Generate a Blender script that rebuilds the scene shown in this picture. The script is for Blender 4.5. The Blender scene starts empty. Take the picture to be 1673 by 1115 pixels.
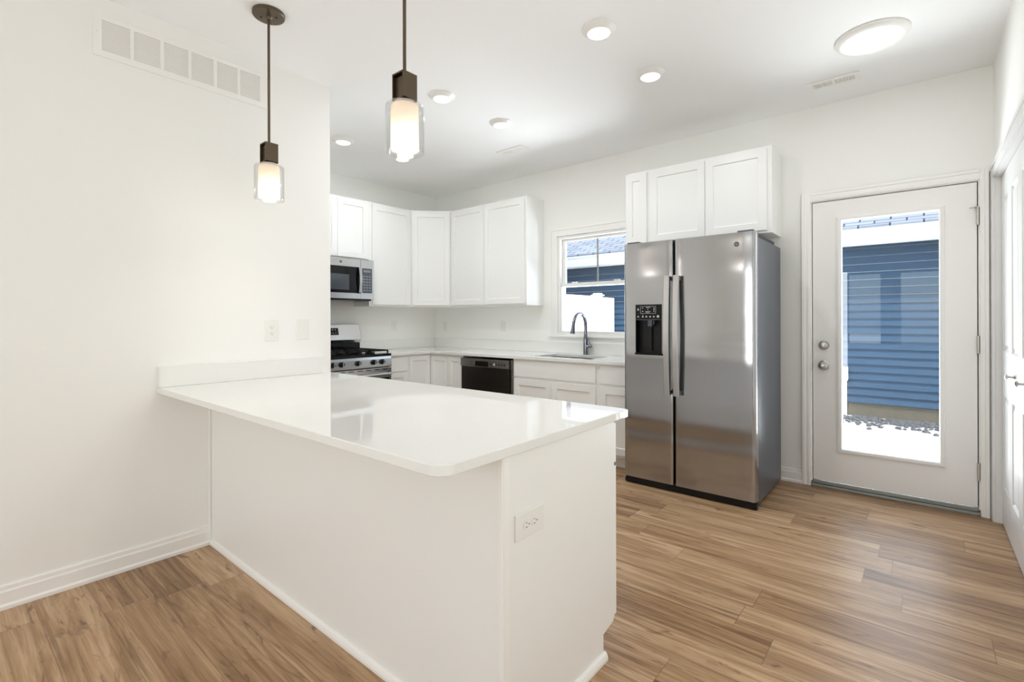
import bpy, bmesh, math, random
from mathutils import Vector, Matrix

SC = bpy.context.scene
COL = SC.collection
PI = math.pi
random.seed(7)

# ------------------------------------------------------------------ camera
W, H = 1673, 1115
FPX, YAW, ROLL = 803.4879, math.radians(39.8002), math.radians(-0.1838)
cam_data = bpy.data.cameras.new('camera')
cam = bpy.data.objects.new('camera', cam_data); COL.objects.link(cam)
cam_data.sensor_fit = 'HORIZONTAL'; cam_data.sensor_width = 36.0
cam_data.lens = FPX / W * 36.0
cam_data.shift_y = -0.0442 * FPX / W
cam_data.clip_start = 0.02; cam_data.clip_end = 300
fw = Vector((-math.sin(YAW), math.cos(YAW), 0)); rt = Vector((math.cos(YAW), math.sin(YAW), 0)); up = Vector((0, 0, 1))
r2 = rt * math.cos(ROLL) + up * math.sin(ROLL); u2 = -rt * math.sin(ROLL) + up * math.cos(ROLL)
cam.matrix_world = Matrix(((r2.x, u2.x, -fw.x, 3.1208), (r2.y, u2.y, -fw.y, -1.6666), (r2.z, u2.z, -fw.z, 1.2719), (0, 0, 0, 1)))
SC.camera = cam

# ------------------------------------------------------------------ view, sky, sun, daylight
SC.view_settings.view_transform = 'Standard'
SC.view_settings.look = 'None'
SC.view_settings.gamma = 1.0
SC.view_settings.use_curve_mapping = False
SC.view_settings.exposure = 0.0
SC.cycles.caustics_reflective = False; SC.cycles.caustics_refractive = False
SC.cycles.max_bounces = 20; SC.cycles.diffuse_bounces = 14; SC.cycles.transparent_max_bounces = 16

world = bpy.data.worlds.new('sky'); SC.world = world; world.use_nodes = True
wn = world.node_tree.nodes; wl = world.node_tree.links; wn.clear()
wo = wn.new('ShaderNodeOutputWorld'); wb = wn.new('ShaderNodeBackground'); ws = wn.new('ShaderNodeTexSky')
ws.sky_type = 'NISHITA'; ws.sun_disc = False; ws.sun_elevation = math.radians(52); ws.sun_rotation = math.radians(100)
ws.air_density = 1.0; ws.dust_density = 1.5; ws.ozone_density = 1.0
wb.inputs['Strength'].default_value = 0.34
wl.new(ws.outputs['Color'], wb.inputs['Color']); wl.new(wb.outputs['Background'], wo.inputs['Surface'])

def light(name, kind, loc, power, color=(1, 1, 1), target=None, size=1.0, size_y=None, parent=None):
    d = bpy.data.lights.new(name, kind); d.energy = power; d.color = color
    o = bpy.data.objects.new(name, d); COL.objects.link(o); o.location = loc
    if kind == 'AREA':
        d.shape = 'RECTANGLE' if size_y else 'DISK'; d.size = size
        if size_y: d.size_y = size_y
    elif kind == 'SUN': d.angle = math.radians(1.0)
    else: d.shadow_soft_size = size
    if target is not None:
        o.rotation_euler = (Vector(target) - Vector(loc)).to_track_quat('-Z', 'Y').to_euler()
    if parent is not None: o.parent = parent
    return o

light('sun', 'SUN', (6, 0.4, 8), 5.5, (1.0, 0.97, 0.92), target=(0.0, 3.6, 0.0))
# daylight coming in through the rear windows and an added, unseen patio door at the living end, and through the kitchen door and window
DAY = (0.94, 0.975, 1.0); XRW = 4.08
light('daylight_rear_right', 'AREA', (2.27, -4.66, 1.45), 2.0, DAY, target=(2.27, 0, 1.45), size=0.5, size_y=1.35)
light('daylight_rear_far_right', 'AREA', (3.1, -4.66, 1.45), 2.2, DAY, target=(3.1, 0, 1.45), size=0.55, size_y=1.35)
light('added_side_fill', 'AREA', (XRW, -0.75, 1.22), 14.0, (.95, .98, 1), target=(0, -0.75, 1.22), size=2.2, size_y=2.1)  # added fill lamp behind a made-up side opening, out of view
light('added_rear_fill', 'AREA', (1.64, -4.66, 1.13), 36, DAY, target=(1.64, 0, 1.13), size=0.7, size_y=2.1)  # added fill lamp in a made-up patio door, out of view
light('added_bounce_rear', 'AREA', (1.42, -6.1, 0.02), 26, DAY, target=(1.42, -2.5, 2.6), size=2.2, size_y=2.2)  # added lamp standing for bounce off unseen rear paving
light('daylight_door', 'AREA', (2.94, 2.84, 1.15), 9, (0.88, 0.93, 1.0), target=(2.94, 0, 1.15), size=0.54, size_y=1.68)
light('daylight_window', 'AREA', (0.58, 2.86, 1.63), 2.5, (0.88, 0.93, 1.0), target=(0.58, 0, 1.63), size=0.8, size_y=0.95)
# added area lamps for sunlit-paving bounce, brightening the ceiling through the same openings
light('added_bounce_door', 'AREA', (2.9, 3.9, 0.02), 150, DAY, target=(2.3, 0.6, 2.8), size=1.2, size_y=1.2)
light('added_bounce_window', 'AREA', (0.6, 4.6, 0.3), 300, (0.92, 0.95, 1.0), target=(0.4, 1.0, 2.4), size=2.2, size_y=1.4)

# ------------------------------------------------------------------ materials
def mat(name, color=(.8, .8, .8), rough=.5, metal=0.0, spec=.5, coat=0.0):
    m = bpy.data.materials.new(name); m.use_nodes = True
    p = m.node_tree.nodes['Principled BSDF']
    p.inputs['Base Color'].default_value = (*color, 1); p.inputs['Roughness'].default_value = rough
    p.inputs['Metallic'].default_value = metal; p.inputs['Specular IOR Level'].default_value = spec
    p.inputs['Coat Weight'].default_value = coat
    return m
def nodes(m): return m.node_tree.nodes, m.node_tree.links, m.node_tree.nodes['Principled BSDF']
def add_bump(m, scale=(200, 200, 200), strength=.05, dist=.001, detail=2, noise=1.0, rough_var=0):
    n, l, p = nodes(m)
    tc = n.new('ShaderNodeTexCoord'); mp = n.new('ShaderNodeMapping'); mp.inputs['Scale'].default_value = scale
    nz = n.new('ShaderNodeTexNoise'); nz.inputs['Scale'].default_value = noise; nz.inputs['Detail'].default_value = detail
    b = n.new('ShaderNodeBump'); b.inputs['Strength'].default_value = strength; b.inputs['Distance'].default_value = dist
    l.new(tc.outputs['Object'], mp.inputs['Vector']); l.new(mp.outputs['Vector'], nz.inputs['Vector'])
    l.new(nz.outputs['Fac'], b.inputs['Height']); l.new(b.outputs['Normal'], p.inputs['Normal'])
    return m
M = {}
M['wall'] = add_bump(mat('wall_paint', (.886, .888, .862), .75), (160, 160, 160), .04)
M['ceil'] = add_bump(mat('ceiling_paint', (.905, .915, .92), .85), (120, 120, 120), .05)
M['trim'] = mat('trim_paint', (.89, .885, .86), .35)
M['cab'] = mat('cabinet_paint', (.875, .88, .865), .34)
M['panel'] = mat('peninsula_panel_paint', (.865, .87, .85), .38)
M['door'] = mat('door_paint', (.86, .85, .825), .4)
M['closet'] = mat('closet_door_paint', (.77, .77, .76), .35)
M['plate'] = mat('white_plastic', (.84, .835, .80), .3)
M['slot'] = mat('dark_slot', (.05, .05, .05), .6)
M['bronze'] = add_bump(mat('aged_bronze', (.13, .10, .068), .36, .85), (30, 30, 400), .05)
M['black'] = mat('black_gloss', (.005, .005, .006), .10, 0, .3)
M['blackm'] = mat('black_iron', (.007, .007, .008), .45, 0, .3)
M['blackp'] = mat('black_plastic', (.008, .008, .009), .3, 0, .3)
M['nickel'] = mat('satin_nickel', (.52, .50, .47), .3, 1.0)
M['chrome'] = mat('dark_chrome', (.27, .27, .32), .16, 1.0)
M['hinge'] = mat('nickel_hinge', (.62, .60, .56), .38, 1.0)
M['thresh'] = mat('threshold_metal', (.32, .32, .30), .45, .8)
M['casegrey'] = add_bump(mat('grey_enamel', (.085, .095, .115), .33, .25), (300, 300, 300), .03)
M['seal'] = mat('dark_seal', (.02, .02, .02), .6)
M['keymark'] = mat('key_print', (.22, .23, .25), .5)
M['glyph'] = mat('printed_grey', (.55, .55, .54), .5)
M['bluebl'] = mat('smoked_glass', (.06, .072, .085), .08)
M['vinyl'] = mat('white_vinyl', (.86, .87, .87), .4)
M['vinylwin'] = mat('white_window_vinyl', (.84, .835, .81), .35)
M['gutter'] = mat('white_gutter_metal', (.85, .86, .86), .4)
M['duct'] = mat('duct_paint', (.74, .73, .70), .8)
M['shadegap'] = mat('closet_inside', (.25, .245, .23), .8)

# quartz
m = mat('white_quartz', (.83, .815, .765), .022, 0, .6); M['quartz'] = m
n, l, p = nodes(m)
tc = n.new('ShaderNodeTexCoord'); nz = n.new('ShaderNodeTexNoise'); nz.inputs['Scale'].default_value = 220; nz.inputs['Detail'].default_value = 3
cr = n.new('ShaderNodeValToRGB'); cr.color_ramp.elements[0].color = (.79, .79, .765, 1); cr.color_ramp.elements[1].color = (.86, .86, .835, 1)
l.new(tc.outputs['Object'], nz.inputs['Vector']); l.new(nz.outputs['Fac'], cr.inputs['Fac']); l.new(cr.outputs['Color'], p.inputs['Base Color'])

# brushed steel with the gentle waviness of sheet metal
def steel(name, col, rough, wav):
    m = mat(name, col, rough, 1.0)
    n, l, p = nodes(m)
    tc = n.new('ShaderNodeTexCoord')
    mp = n.new('ShaderNodeMapping'); mp.inputs['Scale'].default_value = (.55, .55, 2.4)
    nz = n.new('ShaderNodeTexNoise'); nz.inputs['Scale'].default_value = 1.6; nz.inputs['Detail'].default_value = 1.0
    b = n.new('ShaderNodeBump'); b.inputs['Strength'].default_value = wav; b.inputs['Distance'].default_value = .03
    mp2 = n.new('ShaderNodeMapping'); mp2.inputs['Scale'].default_value = (6, 6, 900)
    nz2 = n.new('ShaderNodeTexNoise'); nz2.inputs['Scale'].default_value = 1.0; nz2.inputs['Detail'].default_value = 2
    mr = n.new('ShaderNodeMapRange'); mr.inputs['To Min'].default_value = rough * .85; mr.inputs['To Max'].default_value = rough * 1.2
    l.new(tc.outputs['Object'], mp.inputs['Vector']); l.new(mp.outputs['Vector'], nz.inputs['Vector']); l.new(nz.outputs['Fac'], b.inputs['Height'])
    l.new(tc.outputs['Object'], mp2.inputs['Vector']); l.new(mp2.outputs['Vector'], nz2.inputs['Vector'])
    l.new(nz2.outputs['Fac'], mr.inputs['Value']); l.new(mr.outputs['Result'], p.inputs['Roughness'])
    l.new(b.outputs['Normal'], p.inputs['Normal'])
    return m
M['steel'] = steel('stainless_steel', (.46, .465, .48), .15, .42)
M['steel2'] = steel('stainless_trim', (.60, .60, .60), .24, .1)
M['dwsteel'] = steel('dark_stainless', (.30, .285, .265), .25, .15)
M['dwpanel'] = steel('black_stainless', (.065, .058, .050), .3, .15)

def emit(name, col, s):
    m = bpy.data.materials.new(name); m.use_nodes = True; n = m.node_tree.nodes; l = m.node_tree.links; n.clear()
    o = n.new('ShaderNodeOutputMaterial'); e = n.new('ShaderNodeEmission'); e.inputs['Color'].default_value = (*col, 1); e.inputs['Strength'].default_value = s
    l.new(e.outputs[0], o.inputs[0]); return m
M['lens'] = emit('lit_lens', (1, .985, .95), 3.2)

def glass(name, tint=(1, 1, 1), gloss=1.0):
    m = bpy.data.materials.new(name); m.use_nodes = True; n = m.node_tree.nodes; l = m.node_tree.links; n.clear()
    o = n.new('ShaderNodeOutputMaterial'); mx = n.new('ShaderNodeMixShader'); t = n.new('ShaderNodeBsdfTransparent'); g = n.new('ShaderNodeBsdfGlossy')
    f = n.new('ShaderNodeLayerWeight'); f.inputs['Blend'].default_value = .5
    pw = n.new('ShaderNodeMath'); pw.operation = 'POWER'; pw.inputs[1].default_value = 4.0
    mu = n.new('ShaderNodeMath'); mu.operation = 'MULTIPLY_ADD'; mu.inputs[1].default_value = .55 * gloss; mu.inputs[2].default_value = .04 * gloss
    l.new(f.outputs['Facing'], pw.inputs[0])
    t.inputs['Color'].default_value = (*tint, 1); g.inputs['Roughness'].default_value = .0
    l.new(pw.outputs[0], mu.inputs[0]); l.new(mu.outputs[0], mx.inputs[0]); l.new(t.outputs[0], mx.inputs[1]); l.new(g.outputs[0], mx.inputs[2]); l.new(mx.outputs[0], o.inputs[0])
    return m
M['glass'] = glass('clear_glass', (.97, .985, .98))
M['glasslamp'] = glass('lamp_glass', (.96, .965, .965), 1.2)

# opal lamp glass: lets the bulb inside shine through
m = bpy.data.materials.new('opal_glass'); m.use_nodes = True; M['opal'] = m
n = m.node_tree.nodes; l = m.node_tree.links; n.clear()
o = n.new('ShaderNodeOutputMaterial'); mx = n.new('ShaderNodeMixShader'); t = n.new('ShaderNodeBsdfTranslucent'); d = n.new('ShaderNodeBsdfDiffuse')
t.inputs['Color'].default_value = (.96, .91, .84, 1); d.inputs['Color'].default_value = (.88, .84, .78, 1); mx.inputs[0].default_value = .35
l.new(t.outputs[0], mx.inputs[1]); l.new(d.outputs[0], mx.inputs[2]); l.new(mx.outputs[0], o.inputs[0])

# wood plank floor (planks run along X)
m = mat('oak_plank', (.4, .27, .16), .36, 0, .4); M['floor'] = m
n, l, p = nodes(m)
def N(t, **k):
    x = n.new(t)
    for a, b in k.items(): setattr(x, a, b)
    return x
def MA(op, a, b=None, c=None):
    x = N('ShaderNodeMath', operation=op)
    for i, v in enumerate((a, b, c)):
        if v is None: continue
        if isinstance(v, (int, float)): x.inputs[i].default_value = v
        else: l.new(v, x.inputs[i])
    return x.outputs[0]
tc = N('ShaderNodeTexCoord'); sx = N('ShaderNodeSeparateXYZ'); l.new(tc.outputs['Object'], sx.inputs[0])
PWID, PLEN = .1835, 1.22
yy = MA('DIVIDE', MA('ADD', sx.outputs['Y'], 5.935), PWID)
row = MA('FLOOR', yy); fy = MA('FRACT', yy)
wn1 = N('ShaderNodeTexWhiteNoise', noise_dimensions='1D'); l.new(row, wn1.inputs['W'])
xx = MA('ADD', MA('DIVIDE', MA('ADD', sx.outputs['X'], 20.0), PLEN), wn1.outputs['Value'])
colm = MA('FLOOR', xx); fx = MA('FRACT', xx)
pid = N('ShaderNodeCombineXYZ'); l.new(row, pid.inputs[0]); l.new(colm, pid.inputs[1])
wn2 = N('ShaderNodeTexWhiteNoise', noise_dimensions='3D'); l.new(pid.outputs[0], wn2.inputs['Vector'])
ofs = N('ShaderNodeVectorMath', operation='SCALE'); l.new(wn2.outputs['Color'], ofs.inputs[0]); ofs.inputs['Scale'].default_value = 37.0
vec = N('ShaderNodeVectorMath', operation='ADD'); l.new(tc.outputs['Object'], vec.inputs[0]); l.new(ofs.outputs[0], vec.inputs[1])
def noise(scale, sc, detail, dist=0.0):
    mp = N('ShaderNodeMapping'); mp.inputs['Scale'].default_value = scale; l.new(vec.outputs[0], mp.inputs[0])
    z = N('ShaderNodeTexNoise'); z.inputs['Scale'].default_value = sc; z.inputs['Detail'].default_value = detail; z.inputs['Distortion'].default_value = dist
    z.inputs['Roughness'].default_value = .6
    l.new(mp.outputs[0], z.inputs['Vector']); return z.outputs['Fac']
g1 = noise((.45, 6.5, 1), 2.6, 5, 1.4)
g5 = noise((.8, 30.0, 1), 2.2, 4, 1.0)      # broad streaks / cathedral grain
g2 = noise((1.6, 70.0, 1), 2.0, 3, .3)    # fine grain
g3 = noise((1.0, 5.0, 1), 2.4, 4, 2.6)
g4 = noise((.30, 15.0, 1), 2.0, 4, .6)    # thin dark heart streaks    # knots / dark heart areas
mix = MA('ADD', MA('MULTIPLY', g1, .58), MA('ADD', MA('MULTIPLY', g2, .16), MA('ADD', MA('MULTIPLY', g5, .20), MA('MULTIPLY', wn2.outputs['Value'], .12))))
ramp = N('ShaderNodeValToRGB'); l.new(mix, ramp.inputs['Fac'])
e = ramp.color_ramp.elements
e[0].position = .33; e[0].color = (.085, .040, .016, 1)
e[1].position = .70; e[1].color = (.60, .42, .26, 1)
x = ramp.color_ramp.elements.new(.44); x.color = (.25, .138, .062, 1)
x = ramp.color_ramp.elements.new(.55); x.color = (.40, .248, .130, 1)
kn = N('ShaderNodeMapRange'); kn.inputs['From Min'].default_value = .585; kn.inputs['From Max'].default_value = .72; kn.inputs['To Min'].default_value = 0; kn.inputs['To Max'].default_value = .85
l.new(MA('MAXIMUM', g3, MA('SUBTRACT', g4, .0)), kn.inputs['Value'])
mk = N('ShaderNodeMix', data_type='RGBA'); l.new(kn.outputs['Result'], mk.inputs['Factor']); l.new(ramp.outputs['Color'], mk.inputs['A']); mk.inputs['B'].default_value = (.11, .055, .025, 1)
sy_ = MA('MINIMUM', fy, MA('SUBTRACT', 1.0, fy)); sx_ = MA('MINIMUM', fx, MA('SUBTRACT', 1.0, fx))
seam = MA('MAXIMUM', MA('LESS_THAN', sy_, .0065), MA('LESS_THAN', sx_, .0013))
ms = N('ShaderNodeMix', data_type='RGBA'); l.new(MA('MULTIPLY', seam, .55), ms.inputs['Factor']); l.new(mk.outputs['Result'], ms.inputs['A']); ms.inputs['B'].default_value = (.10, .06, .035, 1)
l.new(ms.outputs['Result'], p.inputs['Base Color'])
bp = N('ShaderNodeBump'); bp.inputs['Strength'].default_value = .08; bp.inputs['Distance'].default_value = .002
l.new(MA('SUBTRACT', g2, seam), bp.inputs['Height']); l.new(bp.outputs['Normal'], p.inputs['Normal'])

# exterior
M['siding'] = add_bump(mat('blue_siding', (.021, .066, .128), .6), (3, 3, 160), .05)
M['found'] = add_bump(mat('foundation_concrete', (.13, .115, .085), .9), (40, 40, 40), .3)
M['slab'] = add_bump(mat('patio_concrete', (.55, .545, .53), .9), (60, 60, 60), .2)
M['soffit'] = mat('soffit_blue', (.10, .15, .20), .6)
M['gravel'] = add_bump(mat('gravel_stone', (.10, .105, .115), .85), (30, 30, 30), .3)
m = mat('roof_shingle', (.4, .43, .47), .9); M['roof'] = m
n, l, p = nodes(m)
tc = n.new('ShaderNodeTexCoord'); br = n.new('ShaderNodeTexBrick')
br.inputs['Scale'].default_value = 1.0; br.inputs['Brick Width'].default_value = .33; br.inputs['Row Height'].default_value = .14; br.inputs['Mortar Size'].default_value = .010
br.inputs['Color1'].default_value = (.36, .40, .46, 1); br.inputs['Color2'].default_value = (.27, .30, .36, 1); br.inputs['Mortar'].default_value = (.03, .033, .045, 1)
l.new(tc.outputs['Object'], br.inputs['Vector']); l.new(br.outputs['Color'], p.inputs['Base Color'])
M['leaf'] = mat('foliage', (.10, .22, .06), .7)

# ------------------------------------------------------------------ builders
def tag(o, label=None, cat=None, group=None, kind=None):
    if label: o['label'] = label
    if cat: o['category'] = cat
    if group: o['group'] = group
    if kind: o['kind'] = kind
    return o
WORLD_LOC = {}
def thing(name, label, cat, loc=(0, 0, 0), group=None, kind=None, parent=None):
    o = bpy.data.objects.new(name, None); COL.objects.link(o); o.empty_display_size = .05
    o.location = loc; WORLD_LOC[o] = Vector(loc)
    if parent is not None:
        o.parent = parent; o.location = Vector(loc) - WORLD_LOC[parent]
    return tag(o, label, cat, group, kind)
def obj(name, bm, m, parent=None, bevel=0.0, seg=2, smooth=None, label=None, kind=None, local=False):
    """link a bmesh (vertices in world coordinates) as one object; local=True when vertices are already relative to the parent"""
    me = bpy.data.meshes.new(name)
    bmesh.ops.recalc_face_normals(bm, faces=bm.faces)
    ploc = Vector((0, 0, 0)) if parent is None else WORLD_LOC[parent]
    vs = [v.co for v in bm.verts]
    if parent is not None and parent.type == 'MESH': org = ploc
    else:
        lo = Vector((min(v.x for v in vs), min(v.y for v in vs), min(v.z for v in vs))); hi = Vector((max(v.x for v in vs), max(v.y for v in vs), max(v.z for v in vs)))
        org = Vector(((lo.x + hi.x) / 2, (lo.y + hi.y) / 2, lo.z))
    if name in ('floor',): org = Vector((0, 0, 0))
    bmesh.ops.translate(bm, verts=bm.verts, vec=-org)
    bm.to_mesh(me); bm.free()
    o = bpy.data.objects.new(name, me); COL.objects.link(o)
    for q in (m if isinstance(m, (list, tuple)) else [m]): me.materials.append(q)
    o.location = org; WORLD_LOC[o] = org
    if parent is not None:
        o.parent = parent; o.location = org if local else org - ploc
    if smooth is not None:
        for q in me.polygons: q.use_smooth = True
        me.set_sharp_from_angle(angle=math.radians(smooth))
    if bevel:
        b = o.modifiers.new('edge', 'BEVEL'); b.width = bevel; b.segments = seg; b.limit_method = 'ANGLE'; b.angle_limit = math.radians(40); b.harden_normals = False
    if label: o['label'] = label
    if kind: o['kind'] = kind
    return o
BM = bmesh.new
class Fr:
    """a local frame: a along the width, b up, c outwards"""
    def __init__(s, o, u, c, b=(0, 0, 1)):
        s.o = Vector(o); s.u = Vector(u).normalized(); s.c = Vector(c).normalized(); s.b = Vector(b).normalized()
    def __call__(s, a, b, c): return s.o + s.u * a + s.b * b + s.c * c
ID = Fr((0, 0, 0), (1, 0, 0), (0, 0, 1), (0, 1, 0))   # a=x b=y c=z
def fbox(bm, F, a0, a1, b0, b1, c0, c1, mi=0):
    P = [bm.verts.new(F(a, b, c)) for a in (a0, a1) for b in (b0, b1) for c in (c0, c1)]
    fs = []
    for q in ((0, 1, 3, 2), (4, 6, 7, 5), (0, 4, 5, 1), (2, 3, 7, 6), (0, 2, 6, 4), (1, 5, 7, 3)):
        f = bm.faces.new([P[i] for i in q]); f.material_index = mi; fs.append(f)
    return fs
def box(bm, x0, x1, y0, y1, z0, z1, mi=0): return fbox(bm, ID, x0, x1, y0, y1, z0, z1, mi)
def mbox(x0, x1, y0, y1, z0, z1):
    bm = BM(); box(bm, x0, x1, y0, y1, z0, z1); return bm
def boxes(*L):
    bm = BM()
    for q in L: box(bm, *q)
    return bm
def prism(bm, F, pts, c0, c1, mi=0):
    """polygon in (a,b), extruded c0..c1"""
    lo = [bm.verts.new(F(a, b, c0)) for a, b in pts]; hi = [bm.verts.new(F(a, b, c1)) for a, b in pts]
    k = len(pts)
    fs = [bm.faces.new(lo), bm.faces.new(hi)] + [bm.faces.new((lo[i], lo[(i + 1) % k], hi[(i + 1) % k], hi[i])) for i in range(k)]
    for f in fs: f.material_index = mi
    return fs
def lathe(bm, F, prof, seg=32, mi=0, caps=True):
    """profile of (radius, height c); F gives the axis along c"""
    rings = []
    for r, c in prof:
        rings.append([bm.verts.new(F(r * math.cos(2 * PI * i / seg), r * math.sin(2 * PI * i / seg), c)) for i in range(seg)])
    for A, B in zip(rings, rings[1:]):
        for i in range(seg):
            f = bm.faces.new((A[i], A[(i + 1) % seg], B[(i + 1) % seg], B[i])); f.material_index = mi
    if caps:
        bm.faces.new(rings[0]).material_index = mi; bm.faces.new(rings[-1]).material_index = mi
def zfr(x, y, z=0): return Fr((x, y, z), (1, 0, 0), (0, 0, 1), (0, 1, 0))
def tube(bm, pts, rad, seg=14, mi=0):
    pts = [Vector(q) for q in pts]; rings = []
    rad = rad if isinstance(rad, (list, tuple)) else [rad] * len(pts)
    ref = Vector((1, 0, 0))
    for i, q in enumerate(pts):
        t = (pts[min(i + 1, len(pts) - 1)] - pts[max(i - 1, 0)]).normalized()
        if abs(t.dot(ref)) > .95: ref = Vector((0, 1, 0))
        s = t.cross(ref).normalized(); w = t.cross(s).normalized()
        rings.append([bm.verts.new(q + (s * math.cos(2 * PI * k / seg) + w * math.sin(2 * PI * k / seg)) * rad[i]) for k in range(seg)])
    for A, B in zip(rings, rings[1:]):
        for k in range(seg):
            f = bm.faces.new((A[k], A[(k + 1) % seg], B[(k + 1) % seg], B[k])); f.material_index = mi
    bm.faces.new(rings[0]).material_index = mi; bm.faces.new(rings[-1]).material_index = mi
def grid_slab(bm, F, As, Bs, skip, c0, c1):
    """slab with rectangular holes: cells of As x Bs, those in skip left out, side walls closed"""
    na, nb = len(As) - 1, len(Bs) - 1; V = {}
    def v(i, j, k):
        if (i, j, k) not in V: V[(i, j, k)] = bm.verts.new(F(As[i], Bs[j], (c0, c1)[k]))
        return V[(i, j, k)]
    on = lambda i, j: 0 <= i < na and 0 <= j < nb and (i, j) not in skip
    for i in range(na):
        for j in range(nb):
            if not on(i, j): continue
            bm.faces.new((v(i, j, 1), v(i + 1, j, 1), v(i + 1, j + 1, 1), v(i, j + 1, 1)))
            bm.faces.new((v(i, j, 0), v(i, j + 1, 0), v(i + 1, j + 1, 0), v(i + 1, j, 0)))
            if not on(i - 1, j): bm.faces.new((v(i, j, 0), v(i, j, 1), v(i, j + 1, 1), v(i, j + 1, 0)))
            if not on(i + 1, j): bm.faces.new((v(i + 1, j, 0), v(i + 1, j + 1, 0), v(i + 1, j + 1, 1), v(i + 1, j, 1)))
            if not on(i, j - 1): bm.faces.new((v(i, j, 0), v(i + 1, j, 0), v(i + 1, j, 1), v(i, j, 1)))
            if not on(i, j + 1): bm.faces.new((v(i, j + 1, 0), v(i, j + 1, 1), v(i + 1, j + 1, 1), v(i + 1, j + 1, 0)))
def shaker(bm, F, a0, a1, b0, b1, c0, c1, rail=.062, rec=.010):
    def ring(d, c): return [bm.verts.new(F(x, y, c)) for x, y in ((a0 + d, b0 + d), (a1 - d, b0 + d), (a1 - d, b1 - d), (a0 + d, b1 - d))]
    rs = [ring(0, c0), ring(0, c1), ring(rail, c1), ring(rail + .003, c1 - rec)]
    bm.faces.new(rs[0]); bm.faces.new(rs[-1])
    for A_, B_ in zip(rs, rs[1:]):
        for i in range(4): bm.faces.new((A_[i], A_[(i + 1) % 4], B_[(i + 1) % 4], B_[i]))
def arc(cx, cy, r, a0, a1, k=6):
    return [(cx + r * math.cos(math.radians(a0 + (a1 - a0) * i / k)), cy + r * math.sin(math.radians(a0 + (a1 - a0) * i / k))) for i in range(k + 1)]
def dup(root, loc, label=None, group=None):
    r = root.copy(); COL.objects.link(r); r.location = loc
    if label: r['label'] = label
    if group: r['group'] = group
    for ch in list(root.children):
        c = ch.copy(); COL.objects.link(c); c.parent = r
        for g in ch.children:
            d = g.copy(); COL.objects.link(d); d.parent = c
    return r

# ------------------------------------------------------------------ room shell
YB, XK, XR, HC, YR = 2.677, -1.8204, 3.4729, 2.8755, -4.6
WT = .14
S = 'structure'
obj('floor', mbox(XK - .2, XR + .75, YR - .1, YB + .0, -.06, 0), M['floor'], kind=S)
obj('ceiling', mbox(XK - .2, XR + .75, YR - 2.6, YB + WT, HC, HC + .12), M['ceil'], kind=S)  # runs past the rear wall as an added, unseen sun-blocking overhang
# back wall with the window and door openings
bm = BM(); FB = Fr((0, YB, 0), (1, 0, 0), (0, 1, 0))
WX0, WX1, WZ0, WZ1 = .135, 1.035, 1.105, 2.15
DX0, DX1, DZ1 = 2.470, 3.408, 2.158
grid_slab(bm, FB, [XK - WT, WX0, WX1, DX0, DX1, XR + .7], [-.06, -.003, WZ0, WZ1, DZ1, HC], {(1, 2), (3, 1), (3, 2), (3, 3)}, 0, WT)
obj('wall_back', bm, M['wall'], kind=S)
obj('wall_left', mbox(-WT, 0, YR, .131, -.06, HC), M['wall'], kind=S)
obj('wall_kitchen_return', mbox(XK - WT, -WT, -.009, .131, -.06, HC), M['wall'], kind=S)
obj('wall_kitchen', mbox(XK - WT, XK, .131, YB, -.06, HC), M['wall'], kind=S)
# right wall with the closet opening and an added, unseen opening for fill light
CY0, CY1, CZ1 = 1.13, 2.60, 2.15
bm = BM(); FRt = Fr((XR, 0, 0), (0, 1, 0), (1, 0, 0))
grid_slab(bm, FRt, [YR, -1.9, 0.4, CY0, CY1, YB], [-.06, -.003, .12, CZ1, 2.32, HC], {(3, 1), (3, 2), (1, 2), (1, 3)}, 0, .11)
obj('wall_right', bm, M['wall'], kind=S)
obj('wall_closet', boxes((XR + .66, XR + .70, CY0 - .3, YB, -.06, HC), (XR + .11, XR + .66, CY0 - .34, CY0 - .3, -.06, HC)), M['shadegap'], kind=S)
obj('wall_sun_block', boxes((XR + .66, XR + .70, -2.2, .70, -.06, HC), (XR + .11, XR + .66, -2.24, -2.2, -.06, HC), (XR + .11, XR + .66, .70, .74, -.06, HC)), M['wall'], kind=S)  # added, unseen walls that keep the sun out of the side opening
# rear wall with an added patio door opening to let light in, and two window openings
bm = BM(); FRr = Fr((0, YR, 0), (1, 0, 0), (0, -1, 0))
RO = [1.28, 2.0, 2.02, 2.52, 2.82, 3.38]
grid_slab(bm, FRr, [-WT] + RO + [XR + .1], [-.06, -.003, .78, 2.12, 2.2, HC], {(1, 1), (1, 2), (1, 3), (3, 2), (5, 2)}, 0, WT)
obj('wall_rear', bm, M['wall'], kind=S)
# baseboards
def baseboard(name, F, L, h=.105):
    bm = BM()
    pr = [(0, 0), (0.022, 0), (.022, .016), (.014, .024), (.014, h - .030), (.010, h - .022), (.009, h - .006), (.006, h), (0, h)]
    G = Fr(F.o, F.c, F.u, F.b)
    prism(bm, G, pr, 0, L); obj(name, bm, M['trim'], kind=S, bevel=.0008)
baseboard('baseboard_left', Fr((0, YR, 0), (0, 1, 0), (1, 0, 0)), -.6134 - YR)
baseboard('baseboard_back', Fr((1.32, YB, 0), (1, 0, 0), (0, -1, 0)), 2.412 - 1.32)
baseboard('baseboard_right', Fr((XR, YR, 0), (0, 1, 0), (-1, 0, 0)), -1.95 - YR)

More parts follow.
